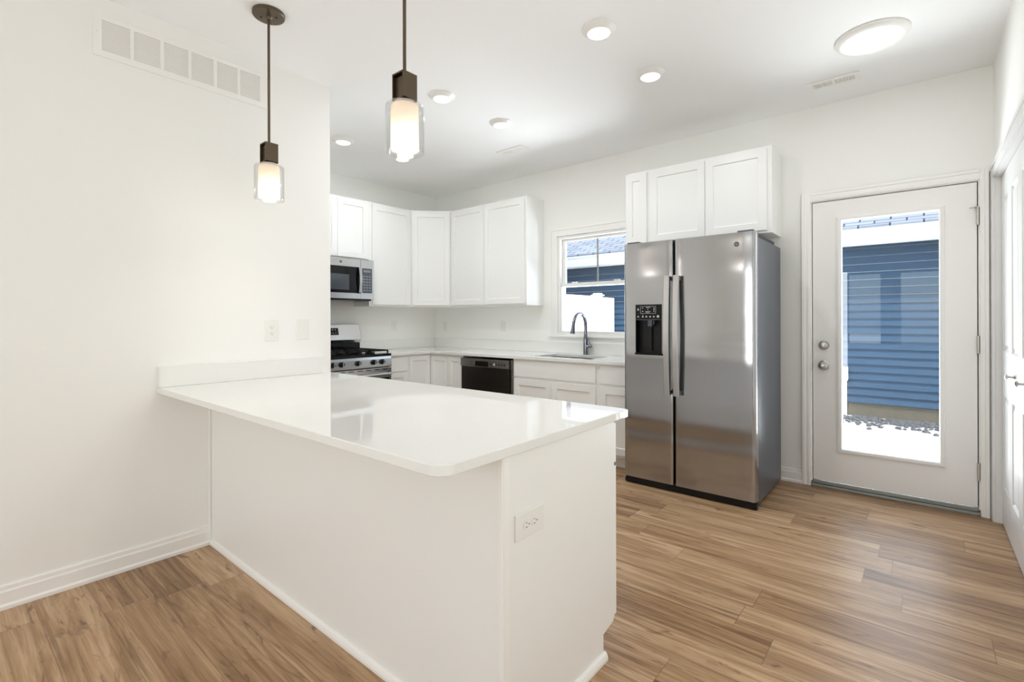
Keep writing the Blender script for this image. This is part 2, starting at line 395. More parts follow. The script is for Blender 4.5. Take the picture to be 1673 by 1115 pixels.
# ------------------------------------------------------------------ window over the sink
win = thing('window_1', 'white double hung window over the kitchen sink', 'window', (.585, YB, WZ0), kind=S)
bm = BM()
fy0 = YB - .016
for q in ((.057, WX0, 1.09, 2.225), ): pass
box(bm, .057, WX0, fy0, YB, WZ0 - .005, 2.222); box(bm, WX1, 1.086, fy0, YB, WZ0 - .005, 2.222)
box(bm, WX0, WX1, fy0, YB, WZ1, 2.222)
box(bm, .057, .069, fy0 - .006, fy0, WZ0 - .005, 2.222); box(bm, .069, 1.086, fy0 - .006, fy0, 2.210, 2.222)
obj('casing', bm, M['trim'], win, .0015)
obj('sill', mbox(.038, 1.086, YB - .032, YB, WZ0 - .024, WZ0 - .0055), M['trim'], win, .003)
FW = Fr((0, YB, 0), (1, 0, 0), (0, 1, 0))
bm = BM(); grid_slab(bm, FW, [WX0, WX0 + .028, WX1 - .028, WX1], [WZ0, WZ0 + .028, WZ1 - .028, WZ1], {(1, 1)}, .004, .12)
obj('frame', bm, M['vinylwin'], win, .002)
def sash(name, x0, x1, z0, z1, y0, y1, st, rb, rt_):
    bm = BM(); grid_slab(bm, FW, [x0, x0 + st, x1 - st, x1], [z0, z0 + rb, z1 - rt_, z1], {(1, 1)}, y0, y1)
    s = obj(name, bm, M['vinylwin'], win, .003)
    return s
zm = 1.632
sl = sash('sash', WX0 + .029, WX1 - .029, WZ0 + .029, zm + .018, .018, .048, .012, .012, .036)
obj('pane', mbox(WX0 + .041, WX1 - .041, YB + .030, YB + .036, WZ0 + .041, zm - .018), M['glass'], sl)
su = sash('sash', WX0 + .029, WX1 - .029, zm - .020, WZ1 - .029, .060, .090, .034, .040, .026)
obj('pane', mbox(WX0 + .063, WX1 - .063, YB + .072, YB + .078, zm + .020, WZ1 - .055), M['glass'], su)
obj('muntin', mbox(.576, .594, YB + .066, YB + .0715, zm + .020, WZ1 - .055), M['thresh'], su, label='grey metal window muntin')
for x in (.30, .79): obj('sash_lock', mbox(x, x + .06, YB + .0185, YB + .05, zm + .0185, zm + .03), M['vinylwin'], sl, .004)

# ------------------------------------------------------------------ exterior glass door
dr = thing('door_1', 'white full-glass exterior door with brushed nickel knob and deadbolt', 'door', (2.94, YB, 0), kind=S)
FD = Fr((0, YB, 0), (1, 0, 0), (0, -1, 0))
bm = BM()
# casing: two steps, left side, top, right side
def casing_piece(bm, x0, x1, z0, z1, outer):
    fbox(bm, FD, x0, x1, z0, z1, 0, .014)
    if outer == 'l': fbox(bm, FD, x0, x0 + .020, z0, z1, .0, .020); fbox(bm, FD, x1 - .022, x1 - .010, z0, z1, 0, .017)
    if outer == 't': fbox(bm, FD, x0, x1, z1 - .020, z1, .0, .020); fbox(bm, FD, x0, x1, z0 + .010, z0 + .022, 0, .017)
    if outer == 'r': fbox(bm, FD, x0 + .010, x0 + .022, z0, z1, 0, .017); fbox(bm, FD, x1 - .018, x1, z0, z1, 0, .020)
casing_piece(bm, 2.413, 2.470, 0, 2.222, 'l'); casing_piece(bm, 2.470, 3.408, DZ1, 2.222, 't'); casing_piece(bm, 3.408, 3.450, 0, 2.222, 'r')
obj('casing', bm, M['trim'], dr, .0015)
obj('jamb', boxes((2.470, 2.4775, YB + .001, YB + WT, .036, DZ1), (3.4015, 3.408, YB + .001, YB + WT, .036, DZ1), (2.4775, 3.4015, YB + .001, YB + WT, DZ1 - .006, DZ1)), M['trim'], dr)
obj('door_stop', boxes((2.4776, 2.496, YB + .0485, YB + .075, .047, DZ1 - .0065), (3.383, 3.4014, YB + .0485, YB + .075, .047, DZ1 - .0065), (2.496, 3.383, YB + .0485, YB + .075, 2.130, DZ1 - .0065)), M['seal'], dr)
bm = BM(); grid_slab(bm, FW, [2.4830, 2.668, 3.211, 3.3955], [.050, .306, 1.992, 2.1460], {(1, 1)}, .004, .046)
obj('slab', bm, M['door'], dr, .002)
bm = BM()
grid_slab(bm, FD, [2.636, 2.6665, 3.2125, 3.238], [.276, .3045, 1.9935, 2.022], {(1, 1)}, -.004, .007)
grid_slab(bm, FD, [2.645, 2.6665, 3.2125, 3.231], [.283, .3045, 1.9935, 2.014], {(1, 1)}, -.004, .012)
obj('lite_frame', bm, M['door'], dr, .003)
obj('glass_pane', mbox(2.6675, 3.2115, YB + .020, YB + .028, .305, 1.993), M['glass'], dr)
for z in (1.925, 1.10, .282):
    h = thing('hinge', None, None, (3.3995, YB, z), parent=dr)
    bm = BM(); lathe(bm, zfr(3.3995, YB - .004, z - .056), [(.0075, 0), (.0075, .112)], 12); box(bm, 3.399, 3.4005, YB - .004, YB + .02, z - .056, z + .056)
    if z > 1.9: tube(bm, [(3.395, YB - .012, z + .058), (3.36, YB - .028, z + .052)], .003, 8); box(bm, 3.382, 3.402, YB - .014, YB + .0, z + .054, z + .062)
    hh = obj('hinge', bm, M['hinge'], dr, label='satin nickel door hinge')
    bpy.data.objects.remove(h)
FK = Fr((2.5545, YB - .004, 0), (1, 0, 0), (0, -1, 0))
def roundpart(name, prof, F, m, parent, label=None, seg=28, smooth=35):
    bm = BM(); lathe(bm, F, prof, seg); return obj(name, bm, m, parent, smooth=smooth, label=label)
roundpart('deadbolt', [(.034, 0), (.034, .006), (.031, .010), (.029, .016), (.0275, .017), (.012, .018), (.011, .030), (.006, .031)], Fr((2.5545, YB - .004, 1.0686), (1, 0, 0), (0, -1, 0)), M['nickel'], dr, 'brushed nickel deadbolt turn')
roundpart('knob', [(.036, 0), (.036, .005), (.030, .010), (.014, .013), (.013, .030), (.022, .036), (.030, .046), (.031, .056), (.026, .066), (.012, .071), (.004, .0715)], Fr((2.5545, YB - .004, .919), (1, 0, 0), (0, -1, 0)), M['nickel'], dr, 'brushed nickel door knob')
obj('strike_plate', mbox(2.468, 2.4772, YB - .0155, YB - .012, .885, .945), M['nickel'], dr)
obj('threshold', boxes((2.4705, 3.4075, YB - .020, YB + WT, 0.0005, .020), (2.479, 3.400, YB + .002, YB + .10, .020, .046)), M['thresh'], dr, .004, label='grey metal door threshold')

# ------------------------------------------------------------------ closet with white bifold doors
bm = BM()
fbox(bm, Fr((XR, 0, 0), (0, 1, 0), (-1, 0, 0)), CY1, CY1 + .062, 0, CZ1 + .062, 0, .016)
fbox(bm, Fr((XR, 0, 0), (0, 1, 0), (-1, 0, 0)), CY0 - .062, CY0, 0, CZ1 + .062, 0, .016)
fbox(bm, Fr((XR, 0, 0), (0, 1, 0), (-1, 0, 0)), CY0, CY1, CZ1, CZ1 + .062, 0, .016)
fbox(bm, Fr((XR, 0, 0), (0, 1, 0), (-1, 0, 0)), CY0 - .062, CY1 + .062, CZ1 + .046, CZ1 + .062, .016, .022)
cl = thing('door_2', 'white four-leaf bifold closet door on the right wall', 'door', (XR, (CY0 + CY1) / 2, 0), kind=S)
obj('casing', bm, M['closet'], cl, .002)
FC = Fr((XR + .028, 0, 0), (0, -1, 0), (-1, 0, 0))     # a = -y, c towards the room
LW = (CY1 - CY0 - .012) / 4
for k in range(4):
    a0 = -(CY1 - .006) + k * LW + .0015; a1 = a0 + LW - .003
    bm = BM(); st = .062
    zs = [.006, .24, .80, 1.07, CZ1 - .15, CZ1 - .012]
    grid_slab(bm, FC, [a0, a0 + st, a1 - st, a1], zs, {(1, 1), (1, 3)}, -.030, 0)
    for zb, zt in ((zs[1], zs[2]), (zs[3], zs[4])):
        pa0, pa1 = a0 + st, a1 - st; r = .028
        # raised panel: bevel down from the frame, flat, bevel up to the field
        def ring(d, c): return [FC(pa0 + d, zb + d, c), FC(pa1 - d, zb + d, c), FC(pa1 - d, zt - d, c), FC(pa0 + d, zt - d, c)]
        rs = [[bm.verts.new(q) for q in ring(d, c)] for d, c in ((0, 0), (.010, -.010), (.018, -.010), (.040, -.002))]
        for A, B in zip(rs, rs[1:]):
            for i in range(4): bm.faces.new((A[i], A[(i + 1) % 4], B[(i + 1) % 4], B[i]))
        bm.faces.new(rs[-1])
    leaf = obj('door_leaf', bm, M['closet'], cl)
    if k in (1, 2):
        ak = (a0 + a1) / 2
        F2 = Fr(FC(ak, .955, 0), (0, -1, 0), (-1, 0, 0))
        roundpart('knob', [(.012, 0), (.009, .004), (.005, .010), (.005, .026), (.014, .031), (.015, .036), (.010, .040), (.003, .041)], F2, M['nickel'], leaf, 'small nickel closet knob', 16)
obj('jamb', boxes((XR + .001, XR + .11, CY1 - .0045, CY1 - .0005, 0.001, CZ1), (XR + .001, XR + .11, CY0 + .0005, CY0 + .0045, 0.001, CZ1), (XR + .001, XR + .11, CY0 + .005, CY1 - .005, CZ1 - .008, CZ1 - .0005)), M['closet'], cl)

# ------------------------------------------------------------------ peninsula
pen = thing('peninsula_cabinet', 'long white peninsula base cabinet with plain back panel facing the dining side', 'cabinet', (1.1, -.28, 0))
PX, PYF, PYB = 2.205, -.6134, .046
PT = .8835
obj('back_panel', mbox(.001, PX - .013, PYF, PYF + .018, 0, PT), M['panel'], pen)
bm = BM(); FE = Fr((PX - .013, 0, 0), (0, 1, 0), (1, 0, 0))
prism(bm, FE, [(PYF + .0005, 0), (PYB - .085, 0), (PYB - .085, .092), (PYB - .008, .108), (PYB, .125), (PYB, PT), (PYF + .0005, PT)], 0, .013)
obj('end_panel', bm, M['panel'], pen, .0012)
obj('carcass', boxes((.0015, PX - .0135, PYF + .0185, PYB - .001, .10, PT - .001), (.0015, PX - .0135, PYF + .0185, PYB - .085, 0, .0995)), M['cab'], pen)
obj('corner_trim', boxes((PX - .0125, PX + .006, PYF - .006, PYF, 0, PT - .001), (PX, PX + .006, PYF, PYF + .024, 0, PT - .001)), M['trim'], pen, .004)
obj('inside_corner_trim', mbox(.0005, .016, PYF - .012, PYF - .0005, .0, PT - .001), M['trim'], pen, .003)
bm = BM()
FQ = Fr((.024, PYF, 0), (0, -1, 0), (1, 0, 0)); prism(bm, FQ, [(0, 0), (.014, 0), (.014, .012), (.010, .024), (.004, .030), (0, .031)], 0, PX + .006 - .024)
FQ2 = Fr((PX, PYF + .0245, 0), (1, 0, 0), (0, 1, 0)); prism(bm, FQ2, [(0, 0), (.016, 0), (.016, .012), (.011, .024), (.004, .030), (0, .031)], 0, PYB - .085 - PYF - .018)
obj('shoe_moulding', bm, M['trim'], pen, .001)
FP = Fr((PX - .02, PYB, 0), (-1, 0, 0), (0, 1, 0))
wd = (PX - .06) / 4
for k in range(4):
    bm = BM(); shaker(bm, FP, -.018 + k * wd, k * wd + wd - .026, .125, .70, .0005, .02); obj('door', bm, M['cab'], pen, .0015)
    bm = BM(); fbox(bm, FP, -.018 + k * wd, k * wd + wd - .026, .715, .868, .0005, .02); obj('drawer_front', bm, M['cab'], pen, .0015)
# the end door edge that shows past the panel
ct = thing('peninsula_countertop', 'glossy white quartz peninsula countertop with rounded outer corners', 'countertop', (1.1, -.37, .884))
CX1, CYF, CYB = 2.229, -.8666, .131
pts = [(.0005, CYF)] + arc(CX1 - .05, CYF + .05, .05, -90, 0, 8) + arc(CX1 - .018, CYB - .018, .018, 0, 90, 5) + [(.0005, CYB)]
bm = BM(); prism(bm, ID, pts, .884, .914)
obj('slab', bm, M['quartz'], ct, .003, 3, smooth=30)
obj('backsplash', mbox(.0005, .0205, CYF + .002, .062, .9145, 1.0284), M['quartz'], ct, .002)

# ------------------------------------------------------------------ electrical plates
def plate(name, label, cat, F, w, h, kind_, group=None):
    """F: origin at the plate centre on the wall, u along its width"""
    t = thing(name, label, cat, F.o, group)
    bm = BM(); fbox(bm, F, -w / 2, w / 2, -h / 2, h / 2, 0, .0055)
    obj('cover_plate', bm, M['plate'], t, .003, 3)
    if kind_ == 'duplex':
        V = h > w; ax = (lambda s, q: (q, s)) if V else (lambda s, q: (s, q))
        for s in (-.0195, .0195):
            bm = BM(); oc = ax(s, 0)
            G = Fr(F(oc[0], oc[1], .0056), F.u, F.c, F.b)
            pr = [(x_ * (1 if V else 1), y_) for x_, y_ in arc(0, 0, .0165, 25, 155, 8) + arc(0, 0, .0165, 205, 335, 8)]
            if not V: pr = [(y_, x_) for x_, y_ in pr]
            prism(bm, G, pr, 0, .002)
            r = obj('receptacle', bm, M['plate'], t, .0006)
            bm = BM()
            for q, ln in ((-.0065, .0085), (.0065, .0065)):
                p0 = ax(.003, q) if V else ax(.003, q)
                if V: fbox(bm, G, q - .0009, q + .0009, .003 - ln / 2, .003 + ln / 2, .0021, .0026)
                else: fbox(bm, G, -.003 - ln / 2, -.003 + ln / 2, q - .0009, q + .0009, .0021, .0026)
            hx = (0, -.009) if V else (.009, 0)
            prism(bm, G, arc(hx[0], hx[1], .0023, 0, 315, 7), .0021, .0026)
            obj('slots', bm, M['slot'], r, label='dark socket slots')
        bm = BM(); prism(bm, F, arc(0, 0, .003, 0, 330, 11), .0056, .0068); obj('screw', bm, M['plate'], t)
    elif kind_ == 'switch':
        bm = BM(); fbox(bm, F, -.0055, .0055, -.012, .012, .0056, .0075); obj('toggle_surround', bm, M['plate'], t, .0006)
        bm = BM(); G = Fr(F(0, 0, .0076), F.u, F.c, F.b + F.c * .55); fbox(bm, G, -.0036, .0036, 0, .014, -.001, .006); obj('toggle', bm, M['plate'], t, .001)
    return t
FL = lambda y, z: Fr((.0003, y, z), (0, 1, 0), (1, 0, 0))
plate('electrical_outlet', 'white duplex outlet on the wall above the peninsula backsplash', 'outlet', FL(-.2685, 1.208), .083, .133, 'duplex')
plate('light_switch', 'white toggle switch plate near the wall end above the peninsula', 'switch', FL(-.0685, 1.209), .083, .133, 'switch')
plate('electrical_outlet', 'white sideways outlet on the peninsula end panel', 'outlet', Fr((PX + .0003, -.489, .657), (0, 1, 0), (1, 0, 0)), .142, .079, 'duplex')
FBk = lambda x, z: Fr((x, YB - .0003, z), (1, 0, 0), (0, -1, 0))
plate('electrical_outlet', 'white outlet plate on the back wall in the kitchen corner', 'outlet', FBk(-1.63, 1.19), .076, .122, 'duplex')
plate('electrical_outlet', 'white outlet plate under the wall cabinet left of the window', 'outlet', FBk(-.635, 1.19), .076, .122, 'duplex')
plate('electrical_outlet', 'white outlet plate on the wall beside the stove', 'outlet', Fr((XK + .0003, 2.02, 1.195), (0, 1, 0), (1, 0, 0)), .076, .122, 'duplex')

# ------------------------------------------------------------------ wall return grille and ceiling registers
g = thing('return_air_grille', 'long white return air grille high on the left wall', 'vent', (0, -.71, 2.58))
GY0, GY1, GZ0, GZ1 = -1.128, -.298, 2.580, 2.790
ed = [-1.0931, -.9789, -.9636, -.8493, -.8327, -.7195, -.7046, -.5921, -.5746, -.4639, -.4502, -.3354]
As = [GY0] + ed + [GY1]
bm = BM(); grid_slab(bm, Fr((.0004, 0, 0), (0, 1, 0), (1, 0, 0)), As, [GZ0, 2.612, 2.764, GZ1], {(i, 1) for i in (1, 3, 5, 7, 9, 11)}, 0, .008)
obj('frame', bm, M['trim'], g, .002)
obj('backing', mbox(.0004, .0014, GY0 + .02, GY1 - .02, 2.60, 2.775), M['duct'], g)
bm = BM()
for k in range(6):
    y0, y1 = ed[2 * k], ed[2 * k + 1]
    for j in range(13):
        z = 2.612 + (2.764 - 2.612) * (j + .15) / 13
        F = Fr((.0015, y0, z), (0, 1, 0), (1, 0, .9), (-.9, 0, 1)); fbox(bm, F, 0, y1 - y0, 0, .0128, 0, .0016)
obj('louvers', bm, M['trim'], g)
for y in (GY0 + .016, GY1 - .016): roundpart('screw', [(.004, 0), (.003, .0015)], Fr((.0085, y, 2.70), (0, 1, 0), (1, 0, 0)), M['plate'], g, seg=10)

def register(label, x0, x1, y0, y1):
    t = thing('ceiling_register', label, 'vent', ((x0 + x1) / 2, (y0 + y1) / 2, HC), 'ceiling air registers')
    w = x1 - x0; xm = (x0 + x1) / 2
    bm = BM(); FZ = Fr((0, 0, HC - .0004), (1, 0, 0), (0, 0, -1), (0, 1, 0))
    grid_slab(bm, FZ, [x0, x0 + .035, xm - .008, xm + .008, x1 - .035, x1], [y0, y0 + .035, y1 - .035, y1], {(1, 1), (3, 1)}, 0, .006)
    obj('frame', bm, M['trim'], t, .002)
    obj('backing', mbox(x0 + .03, x1 - .03, y0 + .03, y1 - .03, HC - .0014, HC - .0004), M['duct'], t)
    bm = BM()
    for a, b, s in ((x0 + .035, xm - .008, 1), (xm + .008, x1 - .035, -1)):
        k = 9
        for i in range(k):
            xx_ = a + (b - a) * (i + .5) / k
            F = Fr((xx_, y0 + .035, HC - .0015), (0, 1, 0), (s * .75, 0, -1), (1, 0, s * .75)); fbox(bm, F, 0, y1 - y0 - .07, -.0012, .0012, 0, .0075)
    obj('louvers', bm, M['trim'], t)
register('white ceiling register nearest the exterior door', 2.513, 2.818, 2.217, 2.357)
register('white ceiling register above the sink run of cabinets', -.012, .296, 1.862, 1.985)

# ------------------------------------------------------------------ lights on the ceiling
def downlight(loc):
    t = thing('recessed_light', None, 'light', loc, 'recessed lights over the kitchen')
    x, y, z = loc
    roundpart('trim_ring', [(.094, 0), (.094, -.004), (.088, -.010), (.074, -.016), (.070, -.022), (.0635, -.025), (.060, -.0225), (.058, -.020)], zfr(x, y, z - .0004), M['trim'], t, seg=40)
    roundpart('lens', [(.0595, -.0225), (.056, -.0275), (.03, -.0305), (.004, -.031)], zfr(x, y, z), M['lens'], t, seg=32, label='glowing lens')
    return t
DLP = [((1.752, .735), 'round recessed ceiling light nearest the camera over the peninsula end'),
       ((1.762, 1.385), 'round recessed ceiling light above the floor in front of the refrigerator'),
       ((.482, .725), 'round recessed ceiling light just right of the near pendant lamp'),
       ((.492, 1.360), 'round recessed ceiling light between the sink register and the near pendant lamp'),
       ((-.838, .742), 'round recessed ceiling light beside the end of the left wall'),
       ((-.815, 1.375), 'round recessed ceiling light seen under the near pendant lamp')]
first = downlight((DLP[0][0][0], DLP[0][0][1], HC)); first['label'] = DLP[0][1]
for (x, y), lb in DLP[1:]: dup(first, (x, y, HC), lb)
for (x, y), lb in DLP: light('downlight_glow', 'AREA', (x, y, HC - .036), 4.9, (.93, .965, 1), target=(x, y, 0), size=.11)
t = thing('flush_ceiling_light', 'large round white flush ceiling light near the exterior door', 'light', (2.905, 1.80, HC))
roundpart('trim_ring', [(.178, 0), (.178, -.010), (.170, -.020), (.152, -.026), (.147, -.024)], zfr(2.905, 1.80, HC - .0004), M['trim'], t, seg=56)
roundpart('diffuser', [(.1465, -.0225), (.12, -.028), (.06, -.031), (.004, -.032)], zfr(2.905, 1.80, HC), M['lens'], t, seg=48, label='glowing diffuser')
light('flush_light_glow', 'AREA', (2.905, 1.80, HC - .038), 2.0, (.93, .965, 1), target=(2.905, 1.80, 0), size=.28)

# ------------------------------------------------------------------ pendants
def pendant(x, y, label):
    t = thing('pendant_lamp', label, 'lamp', (x, y, HC), 'pendant lamps over the peninsula')
    c = roundpart('canopy', [(.078, 0), (.078, -.014), (.074, -.019), (.020, -.021), (.010, -.030), (.009, -.034)], zfr(x, y, HC - .0003), M['bronze'], t, seg=40)
    for a in (1, -1): roundpart('screw', [(.0045, 0), (.005, .003)], zfr(x + a * .027, y + a * .027, HC - .0245), M['black'], c, seg=10)
    roundpart('rod', [(.0066, -.0345), (.0066, -.34), (.0072, -.341), (.0072, -.347), (.0066, -.348), (.0066, -.683)], zfr(x, y, HC), M['bronze'], t, seg=14)
    # socket holder: a square bracket open on two sides around an inner socket
    zt, zb = HC - .684, HC - .784
    q = .033
    bm = BM()
    box(bm, x - q, x + q, y - q, y + q, zt - .006, zt); 
    box(bm, x + q - .005, x + q, y - q, y + q, zb, zt - .006); box(bm, x - q, x - q + .005, y - q, y + q, zb, zt - .006)
    box(bm, x - q + .005, x + q - .005, y - q + .012, y + q - .012, zb, zt - .012)
    box(bm, x - q, x + q, y - q, y + q, zb, zb + .005)
    obj('socket_bracket', bm, M['bronze'], t, .001)
    roundpart('collar', [(.036, -.785), (.039, -.788), (.039, -.794), (.036, -.797)], zfr(x, y, HC), M['nickel'], t, seg=32)
    z0, z1 = HC - .798, HC - .966
    bm = BM(); lathe(bm, zfr(x, y, 0), [(.012, z0), (.046, z0 - .001), (.0515, z0 - .006), (.0515, z1), (.0485, z1), (.0485, z0 - .009), (.012, z0 - .006)], 36, caps=False)
    obj('opal_shade', bm, M['opal'], t, smooth=40, label='frosted white inner shade, lit')
    g0, g1 = z0 + .0025, z1 - .012
    bm = BM(); lathe(bm, zfr(x, y, 0), [(.040, g0), (.066, g0 - .002), (.0715, g0 - .008), (.0715, g1 + .002), (.0700, g1), (.0685, g1 + .002), (.0685, g0 - .009), (.040, g0 - .0025)], 40, caps=False)
    obj('glass_shade', bm, M['glasslamp'], t, smooth=40, label='clear outer glass cylinder')
    bm = BM(); bmesh.ops.create_uvsphere(bm, u_segments=16, v_segments=12, radius=.022, matrix=Matrix.Translation((x, y, HC - .92)))
    obj('bulb', bm, M['bulb'], t, smooth=60, label='lit bulb')
    light('pendant_glow', 'POINT', (x, y, HC - .985), .9, (1, .98, .95), size=.03)
    return t
M['bulb'] = emit('bulb_glow', (1, .88, .80), 260)
pendant(.503, -.503, 'bronze pendant lamp farther from the camera, in front of the plain left wall')
pendant(1.630, -.503, 'bronze pendant lamp nearer the camera, hanging in front of the ceiling')

# ------------------------------------------------------------------ wall cabinets
WB, WTOP = 1.420, 2.562
def cab_box(name, label, x0, x1, y0, y1, z0, z1, group=None, cat='cabinet', bev=.0012):
    t = thing(name, label, cat, ((x0 + x1) / 2, (y0 + y1) / 2, z0), group)
    obj('carcass', mbox(x0, x1, y0, y1, z0, z1), M['cab'], t, bev)
    return t
def sdoor(t, F, a0, a1, b0, b1, name='door', rail=.060):
    bm = BM(); shaker(bm, F, a0, a1, b0, b1, .0005, .0195, rail); return obj(name, bm, M['cab'], t, .0016)
def slabfront(t, F, a0, a1, b0, b1, name='drawer_front'):
    bm = BM(); fbox(bm, F, a0, a1, b0, b1, .0005, .0195); return obj(name, bm, M['cab'], t, .0018)
GW = 'white wall cabinets'
yf = YB - .306
# back wall pair
t = cab_box('wall_cabinet', 'tall white two-door wall cabinet left of the kitchen window', -1.174, -.040, yf, YB - .0005, WB, WTOP, GW)
F = Fr((0, yf, 0), (1, 0, 0), (0, -1, 0))
sdoor(t, F, -1.163, -.637, WB + .018, WTOP - .02); sdoor(t, F, -.632, -.062, WB + .018, WTOP - .02)
# diagonal corner
xs = XK + .306
t = thing('corner_wall_cabinet', 'white diagonal single-door wall cabinet in the kitchen corner', 'cabinet', (-1.6, 2.45, WB), GW)
pts = [(XK + .0005, YB - .0005), (-1.175, YB - .0005), (-1.175, yf), (xs, 2.031), (XK + .0005, 2.031)]
bm = BM(); prism(bm, ID, pts, WB, WTOP); obj('carcass', bm, M['cab'], t, .0012)
A = Vector((xs, 2.031, 0)); B = Vector((-1.175, yf, 0)); dv = (B - A); LD = dv.length; nrm = Vector((dv.y, -dv.x, 0)).normalized()
F = Fr(A, dv, nrm); sdoor(t, F, .022, LD - .022, WB + .018, WTOP - .02)
# tall single on the stove wall
t = cab_box('wall_cabinet', 'tall white single-door wall cabinet right of the microwave', XK + .0005, xs, 1.4595, 2.030, WB, WTOP, GW)
FS = Fr((xs, 0, 0), (0, 1, 0), (1, 0, 0))
sdoor(t, FS, 1.492, 2.016, WB + .018, WTOP - .02)
# over the microwave
t = cab_box('wall_cabinet', 'short white two-door wall cabinet above the microwave', XK + .0005, xs, .690, 1.4590, 1.912, WTOP, GW)
sdoor(t, FS, .705, 1.073, 1.930, WTOP - .02); sdoor(t, FS, 1.077, 1.436, 1.930, WTOP - .02)
# over the refrigerator
t = cab_box('wall_cabinet', 'narrow white single-door cabinet between window and over-refrigerator cabinet', 1.092, 1.3075, yf, YB - .0005, 1.912, WTOP, GW)
F = Fr((0, yf, 0), (1, 0, 0), (0, -1, 0))
sdoor(t, F, 1.098, 1.291, 1.930, WTOP - .02)
t = cab_box('wall_cabinet', 'wide white two-door wall cabinet above the refrigerator', 1.308, 2.2697, yf, YB - .0005, 1.912, WTOP, GW)
sdoor(t, F, 1.324, 1.786, 1.932, WTOP - .02); sdoor(t, F, 1.790, 2.238, 1.932, WTOP - .02)

# ------------------------------------------------------------------ base cabinets
GB = 'white base cabinets'
XF, YF = -1.230, 2.087          # carcass fronts; doors stand 2 cm proud
def base_back(name, label, x0, x1, yback=YB - .0005):
    t = thing(name, label, 'cabinet', ((x0 + x1) / 2, 2.38, 0), GB)
    obj('carcass', mbox(x0, x1, YF, yback, .10, .8835), M['cab'], t, .001)
    obj('toe_kick', mbox(x0, x1, YF + .07, yback, 0, .0995), M['cab'], t)
    return t
FBb = Fr((0, YF, 0), (1, 0, 0), (0, -1, 0)); FSb = Fr((XF, 0, 0), (0, 1, 0), (1, 0, 0))
t = thing('base_cabinet', 'white base cabinet with one drawer right of the stove', 'cabinet', (-1.5, 1.63, 0), GB)
obj('carcass', mbox(XK + .0005, XF, 1.4975, 1.750, .10, .8835), M['cab'], t, .001); obj('toe_kick', mbox(XK + .0005, XF - .07, 1.4975, 1.750, 0, .0995), M['cab'], t)
slabfront(t, FSb, 1.508, 1.740, .712, .862); sdoor(t, FSb, 1.508, 1.740, .125, .695, rail=.05)
t = thing('corner_base_cabinet', 'white corner base cabinet with two doors meeting at the inside corner', 'cabinet', (-1.5, 2.4, 0), GB)
bm = BM(); prism(bm, ID, [(XK + .0005, 1.7505), (XF, 1.7505), (XF, YF), (-.925, YF), (-.925, YB - .0005), (XK + .0005, YB - .0005)], .10, .8835); obj('carcass', bm, M['cab'], t, .001)
bm = BM(); prism(bm, ID, [(XK + .0005, 1.7505), (XF - .07, 1.7505), (XF - .07, YF + .07), (-.925, YF + .07), (-.925, YB - .0005), (XK + .0005, YB - .0005)], 0, .0995); obj('toe_kick', bm, M['cab'], t)
sdoor(t, FSb, 1.772, YF - .0225, .125, .862, rail=.05); sdoor(t, FBb, XF + .0025 + .02, -.930, .125, .862, rail=.05)
t = base_back('base_cabinet', 'narrow white base cabinet left of the dishwasher', -.9245, -.692)
sdoor(t, FBb, -.914, -.700, .125, .862, rail=.05)
t = thing('sink_base_cabinet', 'white sink base cabinet with wide false drawer front and two doors', 'cabinet', (.49, 2.38, 0), GB)
obj('carcass', boxes((.0105, .030, YF, YB - .0005, .10, .8835), (.946, .9655, YF, YB - .0005, .10, .8835), (.030, .946, YF, YF + .02, .10, .8835), (.030, .946, YF + .02, YB - .0005, .10, .12)), M['cab'], t)
obj('toe_kick', mbox(.0105, .9655, YF + .07, YB - .0005, 0, .0995), M['cab'], t)
slabfront(t, FBb, .030, .947, .714, .866, 'false_drawer_front'); sdoor(t, FBb, .030, .4725, .125, .690); sdoor(t, FBb, .4765, .947, .125, .690)
t = base_back('base_cabinet', 'white base cabinet with drawer between sink and refrigerator', .966, 1.318)
slabfront(t, FBb, .988, 1.305, .714, .866); sdoor(t, FBb, .988, 1.305, .125, .690)

# L-shaped counter with the sink cut-out
kc = thing('kitchen_countertop', 'white quartz kitchen countertop with sink cut-out under the window', 'countertop', (-.2, 2.3, .884))
SX0, SX1, SY0, SY1 = .205, .845, 2.150, 2.545
bm = BM()
grid_slab(bm, Fr((0, 0, 0), (1, 0, 0), (0, 0, 1), (0, 1, 0)), [XK + .0008, -1.190, SX0, SX1, 1.318], [1.4975, 2.047, SY0, SY1, YB - .0008], {(1, 0), (2, 0), (3, 0), (2, 2)}, .884, .914)
obj('slab', bm, M['quartz'], kc, .003, 3)
obj('backsplash', boxes((XK + .0008, 1.318, YB - .0208, YB - .0008, .9145, 1.030), (XK + .0008, XK + .0208, 1.4975, YB - .0215, .9145, 1.030)), M['quartz'], kc, .002)
sk = thing('kitchen_sink', 'undermount sink set into the counter below the window', 'sink', (.525, 2.35, .70))
bm = BM()
x0, x1, y0, y1, zt, zb = SX0 - .006, SX1 + .006, SY0 - .006, SY1 + .006, .8825, .69
grid_slab(bm, Fr((0, 0, 0), (1, 0, 0), (0, 0, 1), (0, 1, 0)), [x0 - .012, x0, x1, x1 + .012], [y0 - .012, y0, y1, y1 + .012], {(1, 1)}, zb, zt); box(bm, x0, x1, y0, y1, zb, zb + .004)
obj('basin', bm, M['steel2'], sk, .004)
roundpart('drain', [(.045, 0), (.045, .004), (.03, .003), (.004, .002)], zfr(.525, 2.40, zb + .0045), M['chrome'], sk)

